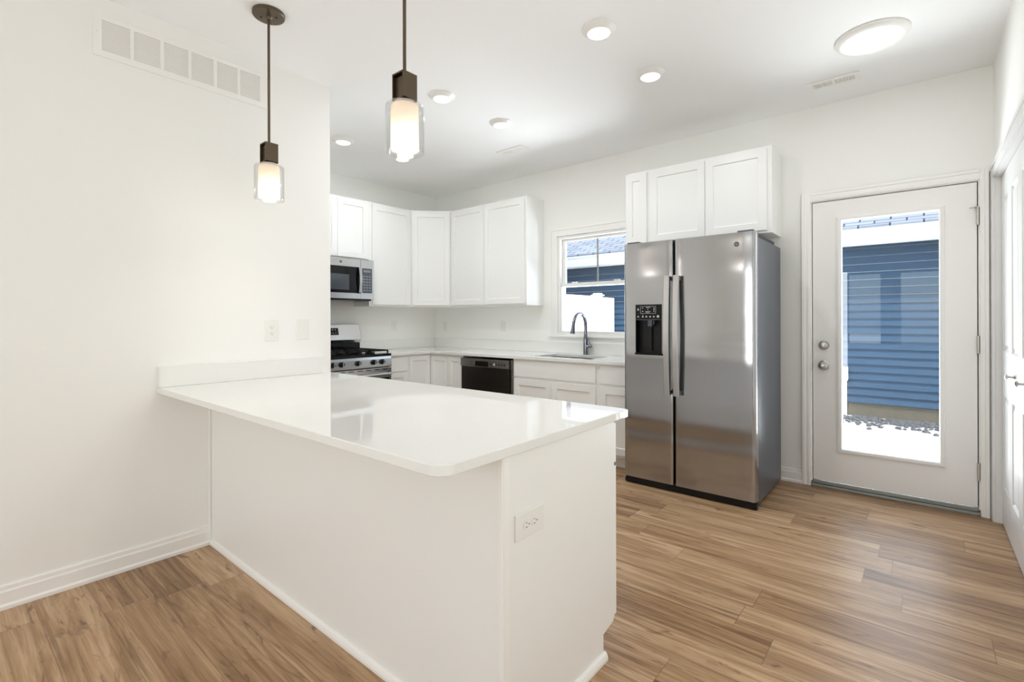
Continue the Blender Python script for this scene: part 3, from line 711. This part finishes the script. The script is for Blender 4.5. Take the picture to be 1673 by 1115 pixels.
# faucet
fx_, fy_ = .527, 2.602
fa = thing('kitchen_faucet', 'tall dark chrome gooseneck faucet behind the sink', 'faucet', (fx_, fy_, .9143))
roundpart('base', [(.029, 0), (.029, .006), (.025, .010), (.024, .06), (.0225, .13), (.0185, .20), (.016, .205)], zfr(fx_, fy_, .9145), M['chrome'], fa)
P = [(fx_, fy_, 1.118), (fx_, fy_, 1.17), (fx_, fy_, 1.206)]
R_ = .112
for k in range(1, 13):
    a = math.radians(160 * k / 12); P.append((fx_, fy_ - R_ + R_ * math.cos(a), 1.206 + R_ * math.sin(a) * 1.08))
ex, ey, ez = P[-1]
P += [(ex, ey - .008, ez - .03)]
bm = BM(); tube(bm, P, .0165, 16); obj('spout', bm, M['chrome'], fa, smooth=40)
bm = BM(); tube(bm, [(ex, ey - .0083, ez - .031), (ex, ey - .012, ez - .05), (ex, ey - .021, ez - .10), (ex, ey - .024, ez - .118)], [.0165, .018, .0225, .0215], 18); obj('spray_head', bm, M['chrome'], fa, smooth=40)
bm = BM(); tube(bm, [(fx_ + .020, fy_, .998), (fx_ + .058, fy_, 1.000), (fx_ + .064, fy_, 1.001)], [.017, .0175, .013], 16); tube(bm, [(fx_ + .052, fy_, 1.012), (fx_ + .045, fy_ - .004, 1.045), (fx_ + .030, fy_ - .008, 1.086)], [.007, .006, .0055], 10)
obj('handle', bm, M['chrome'], fa, smooth=40)

# ------------------------------------------------------------------ dishwasher
dw = thing('dishwasher', 'dark stainless dishwasher under the counter left of the sink', 'dishwasher', (-.34, 2.35, 0))
obj('tub', mbox(-.690, .0085, 2.10, YB - .03, .09, .865), M['black'], dw)
obj('side_trim', mbox(-.012, .0085, 2.068, 2.0995, .10, .868), M['dwsteel'], dw)
obj('kick_plate', mbox(-.690, .0085, 2.135, 2.2, 0.001, .0895), M['blackp'], dw)
obj('door', mbox(-.688, -.018, 2.050, 2.0995, .11, .7765), M['dwpanel'], dw, .004)
F = Fr((0, 2.0995, 0), (1, 0, 0), (0, -1, 0))
bm = BM(); grid_slab(bm, F, [-.688, -.475, -.285, -.018], [.777, .786, .838, .862], {(1, 1)}, .0, .062)
cp = obj('control_panel', bm, M['dwsteel'], dw, .003)
obj('pocket_handle', boxes((-.475, -.285, 2.085, 2.0990, .786, .838)), M['black'], cp, label='black pocket handle recess')
for k in range(6):
    bm = BM(); fbox(bm, F, -.255 + k * .037, -.245 + k * .037, .805, .822, .0622, .0632); obj('button', bm, M['black'], cp)
bm = BM(); fbox(bm, F, -.215, -.19, .803, .824, .0634, .064); obj('display', bm, M['glyph'], cp)

# ------------------------------------------------------------------ stove
st = thing('gas_stove', 'stainless gas stove with black cooktop against the kitchen wall', 'stove', (-1.48, 1.115, 0))
SY_0, SY_1, SXF = .7345, 1.4945, -1.175
obj('body', mbox(XK + .02, SXF - .03, SY_0, SY_1, .05, .895), M['casegrey'], st, .002)
obj('cooktop', boxes((XK + .10, SXF + .012, SY_0, SY_1, .8955, .921)), M['black'], st, .006)
bm = BM(); G = Fr((0, SY_0, 0), (1, 0, 0), (0, 1, 0))
prism(bm, G, [(SXF - .0295, .782), (SXF + .012, .782), (SXF + .018, .79), (SXF + .010, .868), (SXF + .004, .895), (SXF - .0295, .895)], 0, SY_1 - SY_0)
cpan = obj('control_panel', bm, M['steel2'], st, .003)
for y in (.819, .9115, 1.0915, 1.2725, 1.374):
    k = roundpart('knob', [(.027, 0), (.027, .004), (.0235, .006), (.022, .026), (.020, .029), (.004, .0295)], Fr((SXF + .0165, y, .8385), (0, 1, 0), (1, 0, .1)), M['blackp'], st, seg=24)
    bm = BM(); F = Fr((SXF + .046, y, .8385), (0, 1, 0), (1, 0, .1)); fbox(bm, F, -.005, .005, -.021, .021, .0, .010); obj('grip', bm, M['nickel'], k, .002, label='metal knob grip')
obj('oven_door', mbox(SXF - .0295, SXF + .012, SY_0, SY_1, .19, .775), M['steel2'], st, .004)
obj('oven_window', mbox(SXF + .0125, SXF + .0155, SY_0 + .03, SY_1 - .03, .30, .672), M['black'], st)
obj('drawer', mbox(SXF - .0295, SXF + .010, SY_0, SY_1, .06, .183), M['steel2'], st, .004)
bm = BM(); tube(bm, [(SXF + .052, SY_0 + .03, .712), (SXF + .052, SY_1 - .03, .712)], .013, 14)
for y in (SY_0 + .06, SY_1 - .06): tube(bm, [(SXF + .0125, y, .712), (SXF + .05, y, .712)], .009, 10)
obj('door_handle', bm, M['steel2'], st, smooth=40)
for k in range(7): obj('vent_slot', mbox(SXF + .0123, SXF + .0128, SY_0 + .06 + k * .098, SY_0 + .12 + k * .098, .757, .764), M['black'], st)
bm = BM(); G = Fr((0, SY_0, 0), (1, 0, 0), (0, 1, 0))
prism(bm, G, [(XK + .02, 1.018), (XK + .088, 1.018), (XK + .105, 1.052), (XK + .062, 1.223), (XK + .02, 1.226)], 0, SY_1 - SY_0)
bg = obj('backguard', bm, M['steel2'], st, .004)
obj('backguard_base', mbox(XK + .02, XK + .095, SY_0 + .002, SY_1 - .012, .9215, 1.0175), M['black'], st, .004)
nx = Vector((.171, 0, .043)).normalized()
F = Fr((XK + .105, 0, 1.052), (0, 1, 0), nx, (-.043, 0, .171))
bm = BM(); fbox(bm, F, .95, 1.224, .058, .134, .0003, .002); dsp = obj('display', bm, M['black'], bg, label='black clock display')
for j in range(2):
    bm = BM()
    for k in range(8): fbox(bm, F, .965 + k * .031, .979 + k * .031, .077 + j * .034, .084 + j * .034, .0021, .0026)
    obj('display_marks', bm, M['glyph'], dsp)
for y in (.90, 1.33):
    for x in (-1.60, -1.32):
        k = roundpart('burner', [(.045, 0), (.045, .008), (.034, .012), (.032, .018), (.004, .019)], zfr(x, y, .9213), M['blackm'], st, seg=20)
k = roundpart('burner', [(.05, 0), (.05, .008), (.038, .012), (.036, .018), (.004, .019)], zfr(-1.46, 1.115, .9213), M['blackm'], st, seg=20, label='centre burner with pale cap')
for y0, y1 in ((SY_0 + .02, .985), (.99, 1.24), (1.245, SY_1 - .02)):
    bm = BM(); z0, z1 = .945, .958; gx0, gx1 = XK + .13, SXF - .012
    for y in (y0, y1 - .012): box(bm, gx0, gx1, y, y + .012, z0, z1)
    for x in (gx0, gx1 - .012, (gx0 + gx1) / 2 - .006): box(bm, x, x + .012, y0, y1, z0, z1)
    ym = (y0 + y1) / 2; box(bm, gx0, gx1, ym - .006, ym + .006, z0, z1)
    for x in (gx0, gx1 - .014, (gx0 + gx1) / 2 - .006):
        for y in (y0, y1 - .014): box(bm, x, x + .014, y, y + .014, .9215, z0)
    obj('grate', bm, M['blackm'], st, .002)

# ------------------------------------------------------------------ microwave
mw = thing('microwave', 'stainless over-the-range microwave under the short cabinet', 'microwave', (-1.6, 1.08, 1.487))
MX = -1.42; MY0, MY1, MZ0, MZ1 = .698, 1.4575, 1.487, 1.9105
obj('body', mbox(XK + .0005, MX - .035, MY0, MY1, MZ0 + .004, MZ1), M['casegrey'], mw, .002)
F = Fr((MX - .035, 0, 0), (0, 1, 0), (1, 0, 0))
bm = BM(); grid_slab(bm, F, [MY0, MY0 + .05, 1.297], [MZ0 + .004, 1.551, 1.822, MZ1 - .004], {(1, 1)}, .0005, .035)
d_ = obj('door', bm, M['steel2'], mw, .003)
obj('door_window', mbox(MX - .034, MX - .003, .7485, 1.2965, 1.5515, 1.8215), M['black'], d_)
obj('window_screen', mbox(MX - .0028, MX - .0015, .77, 1.160, 1.582, 1.742), M['bluebl'], d_, label='grey oven window screen')
bm = BM(); grid_slab(bm, F, [1.2995, 1.314, 1.434, MY1 - .001], [MZ0 + .004, 1.556, 1.816, MZ1 - .004], {(1, 1)}, .0005, .035)
c_ = obj('control_column', bm, M['steel2'], mw, .003)
obj('keypad', mbox(MX - .034, MX - .002, 1.3145, 1.4335, 1.5565, 1.8155), M['bluebl'], c_, label='dark glossy keypad')
bm = BM()
for j in range(6):
    for k in range(3): box(bm, MX - .0019, MX - .0012, 1.328 + k * .034, 1.350 + k * .034, 1.575 + j * .03, 1.588 + j * .03)
box(bm, MX - .0019, MX - .0012, 1.33, 1.418, 1.775, 1.80)
obj('key_marks', bm, M['keymark'], c_)
bm = BM(); PH = []
for k in range(9):
    s = k / 8; PH.append((MX + .020 + .018 * math.sin(PI * s), 1.279, 1.558 + (1.822 - 1.558) * s))
for i in range(8):
    a, b = PH[i], PH[i + 1]
    vs = [bm.verts.new(q) for q in ((a[0], 1.262, a[2]), (a[0], 1.292, a[2]), (b[0], 1.292, b[2]), (b[0], 1.262, b[2]), (a[0] - .012, 1.262, a[2]), (a[0] - .012, 1.292, a[2]), (b[0] - .012, 1.292, b[2]), (b[0] - .012, 1.262, b[2]))]
    for q in ((0, 1, 2, 3), (4, 7, 6, 5), (0, 3, 7, 4), (1, 5, 6, 2), (0, 4, 5, 1), (2, 6, 7, 3)): bm.faces.new([vs[j] for j in q])
bmesh.ops.remove_doubles(bm, verts=bm.verts, dist=1e-5)
for z in (1.562, 1.812): box(bm, MX + .0003, MX + .012, 1.265, 1.289, z, z + .010)
obj('handle', bm, M['steel2'], d_, smooth=30, label='bowed steel handle')
obj('underside_vent', mbox(XK + .02, MX - .036, MY0 + .01, MY1 - .01, MZ0 - .012, MZ0 + .0035), M['black'], mw)
def monogram(parent, F, r, m1=None, m2=None):
    """round badge: a ring around two curling letters"""
    bm = BM(); lathe(bm, F, [(r, 0), (r, .0012), (r * .88, .0014), (r * .86, .0008), (.0004, .0008)], 28)
    b = obj('emblem', bm, M['casegrey'], parent, smooth=40, label='small round monogram badge')
    bm = BM()
    def curl(cx, cy, rr, a0, a1, rad):
        tube(bm, [F(cx + rr * math.cos(math.radians(a0 + (a1 - a0) * k / 14)), cy + rr * math.sin(math.radians(a0 + (a1 - a0) * k / 14)), .0014) for k in range(15)], rad, 6)
    curl(-.26 * r, 0, .34 * r, 50, 330, r * .055); curl(-.10 * r, -.2 * r, .2 * r, 90, -60, r * .05)
    curl(.28 * r, .17 * r, .2 * r, 30, 270, r * .05); curl(.28 * r, -.2 * r, .22 * r, 90, 330, r * .05)
    obj('letters', bm, M['hinge'], b)
monogram(d_, Fr((MX + .0003, 1.0634, 1.8665), (0, 1, 0), (1, 0, 0)), .013)

# ------------------------------------------------------------------ refrigerator
fr = thing('refrigerator', 'stainless side-by-side refrigerator with dispenser in the left door', 'refrigerator', (1.81, 2.2, 0))
RX0, RX1, RYF, RYB = 1.333, 2.283, 1.834, 2.590
obj('case', mbox(RX0 + .004, RX1 - .002, RYF + .078, RYB, .030, 1.818), M['casegrey'], fr, .004)
for x in (RX0 + .02, RX1 - .12): obj('hinge_cover', mbox(x, x + .10, RYF + .03, RYF + .17, 1.8515, 1.866), M['casegrey'], fr, .004)
obj('top_cover', mbox(RX0 + .006, RX1 - .004, RYF + .0785, RYB - .2, 1.8185, 1.8385), M['seal'], fr)
obj('base_grille', mbox(RX0 + .012, RX1 - .012, RYF + .022, RYF + .11, .004, .0545), M['blackm'], fr, .004)
for x in (RX0 + .0005, RX1 - .0115): roundpart('roller', [(.0215, 0), (.0215, .011)], Fr((x, RYF + .045, .0222), (0, 1, 0), (1, 0, 0)), M['blackp'], fr, seg=16)
for x in (RX0 + .05, RX1 - .05): obj('foot', mbox(x - .02, x + .02, RYB - .08, RYB - .02, 0.0005, .0298), M['blackp'], fr)
obj('hinge_bracket', mbox(RX1 - .011, RX1 - .003, RYF + .068, RYF + .0775, .003, .054), M['casegrey'], fr)
obj('gasket', mbox(RX0 + .012, RX1 - .012, RYF + .0705, RYF + .0775, .07, 1.845), M['seal'], fr)
GX = 1.7305
def door_profile(x0, x1, r=.022):
    # gently bowed front with rounded vertical edges
    pts = [(x0, RYF + .070)]
    pts += [(x0 + r - r * math.cos(math.radians(a)), RYF + .006 + r - r * math.sin(math.radians(a))) for a in (0, 22, 45, 68, 90)]
    for k in range(1, 8):
        s = k / 8; pts.append((x0 + r + (x1 - x0 - 2 * r) * s, RYF + .006 - .0006 * math.sin(PI * s)))
    pts += [(x1 - r + r * math.sin(math.radians(a)), RYF + .006 + r - r * math.cos(math.radians(a))) for a in (0, 22, 45, 68, 90)]
    pts.append((x1, RYF + .070)); return pts
ZD0, ZD1 = .0565, 1.851
bm = BM(); prism(bm, ID, door_profile(GX + .005, RX1), ZD0, ZD1)
rdoor = obj('door', bm, M['steel'], fr, smooth=50, label='right refrigerator door')
# left door with the dispenser opening
pl_ = door_profile(RX0, GX - .005)
HX0, HX1, HZ0, HZ1 = 1.4365, 1.6415, 1.0075, 1.3805
def clip(pts, xa, xb):
    out = []
    fr_ = [q for q in pts if q[1] < RYF + .069]
    def yat(x):
        for (a, b), (c, d) in zip(fr_, fr_[1:]):
            if a <= x <= c and c > a: return b + (d - b) * (x - a) / (c - a)
        return fr_[-1][1]
    ins = [q for q in fr_ if xa + 1e-6 < q[0] < xb - 1e-6]
    if xa <= pts[0][0] + 1e-6: out = [pts[0], pts[1]] + ins
    else: out = [(xa, RYF + .070), (xa, yat(xa))] + ins
    if xb >= pts[-1][0] - 1e-6: out += [pts[-2], pts[-1]]
    else: out += [(xb, yat(xb)), (xb, RYF + .070)]
    res = []
    for q in out:
        if not res or (abs(q[0] - res[-1][0]) + abs(q[1] - res[-1][1])) > 1e-6: res.append(q)
    return res
bm = BM()
prism(bm, ID, pl_, ZD0, HZ0); prism(bm, ID, pl_, HZ1, ZD1)
prism(bm, ID, clip(pl_, RX0, HX0), HZ0, HZ1); prism(bm, ID, clip(pl_, HX1, GX - .005), HZ0, HZ1)
bmesh.ops.remove_doubles(bm, verts=bm.verts, dist=1e-5)
ldoor = obj('door', bm, M['steel'], fr, smooth=50, label='left refrigerator door with dispenser')
FD_ = Fr((0, RYF, 0), (1, 0, 0), (0, -1, 0))
bm = BM(); grid_slab(bm, FD_, [HX0 + .0005, HX0 + .006, HX1 - .006, HX1 - .0005], [HZ0 + .0005, HZ0 + .010, 1.262, HZ1 - .0005], {(1, 1)}, -.066, .003)
dp = obj('dispenser', bm, M['black'], ldoor, .001, label='black water and ice dispenser')
obj('dispenser_cavity', boxes((HX0 + .0065, HX1 - .0065, RYF + .056, RYF + .066, HZ0 + .0105, 1.2615), (1.525, 1.55, RYF + .035, RYF + .0555, 1.03, 1.21)), M['blackp'], ldoor)
obj('spout', boxes((1.532, 1.566, RYF + .005, RYF + .05, 1.215, 1.2615), (1.573, 1.582, RYF + .005, RYF + .04, 1.225, 1.2615)), M['casegrey'], ldoor, .003)
obj('drip_tray', mbox(HX0 - .006, HX1 + .006, RYF - .006, RYF + .004, HZ0 - .008, HZ0 + .006), M['black'], ldoor, .003)
bm = BM()
fx0, fx1, fz0, fz1, tt = 1.478, 1.600, 1.312, 1.366, .0016
for q in ((fx0, fx1, fz0, fz0 + tt), (fx0, fx1, fz1 - tt, fz1), (fx0, fx0 + tt, fz0, fz1), (fx1 - tt, fx1, fz0, fz1)): fbox(bm, FD_, *q, .0031, .0036)
fbox(bm, FD_, 1.524, 1.556, 1.356, 1.360, .0031, .0036); fbox(bm, FD_, 1.518, 1.558, 1.326, 1.329, .0031, .0036); fbox(bm, FD_, 1.52, 1.552, 1.318, 1.3205, .0031, .0036); fbox(bm, FD_, 1.536, 1.539, 1.338, 1.350, .0031, .0036)
for z in (1.350, 1.338, 1.325): fbox(bm, FD_, 1.582, 1.590, z, z + .005, .0031, .0036)
for z in (1.350, 1.326): fbox(bm, FD_, 1.493, 1.500, z, z + .006, .0031, .0036)
prism(bm, FD_, [(1.452, 1.336), (1.466, 1.336), (1.459, 1.356)], .0031, .0036)
for k, x in enumerate((1.453, 1.490, 1.518, 1.548, 1.577)):
    prism(bm, FD_, [(x, 1.284), (x + .014, 1.284), (x + .010, 1.294), (x + .004, 1.294)], .0031, .0036)
prism(bm, FD_, arc(1.617, 1.290, .010, 0, 330, 11), .0031, .0036); prism(bm, FD_, arc(1.497, 1.301, .0025, 0, 300, 5), .0031, .0036)
obj('dispenser_marks', bm, M['glyph'], ldoor)
bm = BM(); fbox(bm, FD_, HX0 + .008, HX1 - .008, 1.2625, 1.2665, .0031, .004); obj('dispenser_strip', bm, M['casegrey'], ldoor)
# bowed flat handles
def fridge_handle(xc, parent):
    bm = BM(); K = 14; hz0, hz1, hw = .715, 1.585, .021
    rows = []
    for k in range(K + 1):
        s = k / K; z = hz0 + (hz1 - hz0) * s; o_ = .044 + .020 * math.sin(PI * s)
        rows.append([bm.verts.new((xc + a, RYF - o_ + c, z)) for a, c in ((-hw, 0), (-hw + .004, -.005), (hw - .004, -.005), (hw, 0), (hw, .014), (-hw, .014))])
    for A_, B_ in zip(rows, rows[1:]):
        for i in range(6): bm.faces.new((A_[i], A_[(i + 1) % 6], B_[(i + 1) % 6], B_[i]))
    bm.faces.new(rows[0]); bm.faces.new(rows[-1])
    h = obj('handle', bm, M['steel2'], parent, smooth=35, label='long bowed steel handle')
    for z in (hz0 + .004, hz1 - .034): obj('handle_mount', mbox(xc - hw + .004, xc + hw - .004, RYF - .0345, RYF + .0055, z, z + .03), M['casegrey'], parent)
fridge_handle(1.699, ldoor); fridge_handle(1.768, rdoor)
monogram(rdoor, Fr((2.166, RYF + .0052, 1.772), (1, 0, 0), (0, -1, 0)), .0165)

# ------------------------------------------------------------------ outdoors
ZG = -.06
obj('ground', mbox(-9, 12, YB + WT + .001, 30, ZG - .2, ZG), M['slab'], kind=S)
HY = 6.5
nb = thing('neighbor_house', 'blue sided neighboring house with white gutter seen through door and window', 'house', (1, HY, ZG))
bm = BM(); xw0, xw1 = -7, 9; ex_ = .1045; z = .119
k = 0
while z < 2.32:
    F = Fr((xw0, HY, z), (1, 0, 0), (0, -1, 0))
    prism(bm, Fr(F.o, (0, -1, 0), (1, 0, 0)), [(-.05, .006), (.008, .006), (.0245, .0005), (.027, .010), (.003, ex_), (-.05, ex_)], 0, xw1 - xw0); z += ex_
obj('siding', bm, M['siding'], nb)
obj('foundation', mbox(xw0, xw1, HY - .005, HY + .2, ZG, .1185), M['found'], nb)
obj('soffit', mbox(xw0, xw1, HY - .22, HY + .1, 2.335, 2.35), M['soffit'], nb)
bm = BM()
prism(bm, Fr((xw0, HY - .20, 0), (0, -1, 0), (1, 0, 0)), [(0, 2.230), (.07, 2.230), (.11, 2.255), (.125, 2.325), (.13, 2.385), (.145, 2.42), (.145, 2.436), (0, 2.436)], 0, xw1 - xw0)
obj('gutter', bm, M['gutter'], nb)
bm = BM()
pit = math.radians(24); F = Fr((xw0, HY - .33, 2.441), (1, 0, 0), (0, -math.sin(pit), math.cos(pit)), (0, math.cos(pit), math.sin(pit)))
fbox(bm, F, 0, xw1 - xw0, 0, 5.2, 0, .03)
ro = obj('roof', bm, M['roof'], nb)
# texture rows must run along the slope: tilt the object, not the vertices
me = ro.data; Rt = Matrix.Rotation(-pit, 4, 'X'); me.transform(Rt); ro.rotation_euler = (pit, 0, 0)
ub = thing('utility_box', 'white utility box with conduit on the blue siding', 'utility box', (2.3, HY, .05))
obj('box', mbox(2.10, 2.345, HY - .13, HY - .0345, .42, .605), M['vinyl'], ub, .006)
obj('cover', mbox(2.13, 2.325, HY - .142, HY - .1305, .44, .585), M['gutter'], ub, .004)
obj('conduit', mbox(2.27, 2.33, HY - .10, HY - .0345, ZG + .01, .4195), M['vinyl'], ub, .006)
# fence panel running between the houses
FX = -1.10
vf = thing('vinyl_fence', 'white vinyl privacy fence panel outside the kitchen window', 'fence', (FX, 5.2, ZG))
bm = BM()
for k in range(14): box(bm, FX - .018, FX + .018, 3.1 + k * .178, 3.1 + k * .178 + .176, ZG + .03, 1.60)
box(bm, FX - .025, FX + .025, 3.08, 5.60, 1.60, 1.655); box(bm, FX - .025, FX + .025, 3.08, 5.60, ZG + .02, ZG + .12)
obj('panel', bm, M['vinyl'], vf, .003)
p_ = obj('post', mbox(FX - .062, FX + .062, 5.61, 5.735, ZG, 1.66), M['vinyl'], vf, .004)
bm = BM(); prism(bm, ID, [(FX - .085, 5.585), (FX + .085, 5.585), (FX + .085, 5.755), (FX - .085, 5.755)], 1.661, 1.685); prism(bm, ID, [(FX - .06, 5.61), (FX + .06, 5.61), (FX + .06, 5.73), (FX - .06, 5.73)], 1.685, 1.71)
obj('post_cap', bm, M['vinyl'], p_, .006)
obj('panel', boxes((FX - .018, FX + .018, 5.745, 6.22, ZG + .03, 1.645)), M['vinyl'], vf, .003)
# gravel along the foundation
bm = BM(); rg = random.Random(3)
for k in range(1500):
    x = rg.uniform(1.2, 4.6); y = HY - .05 - abs(rg.gauss(0, .28))
    if y < HY - .95 or (2.05 < x < 2.40 and y > HY - .16): continue
    s = rg.uniform(.012, .030)
    mtx = Matrix.Translation((x, y, ZG + s * .35)) @ Matrix.Rotation(rg.uniform(0, 6), 4, 'Z') @ Matrix.Diagonal((s * rg.uniform(.8, 1.4), s, s * .7, 1))
    bmesh.ops.create_icosphere(bm, subdivisions=1, radius=1.0, matrix=mtx)
gv = obj('gravel', bm, M['gravel'], kind='stuff'); tag(gv, 'dark gravel strip along the foundation of the blue house', 'gravel')
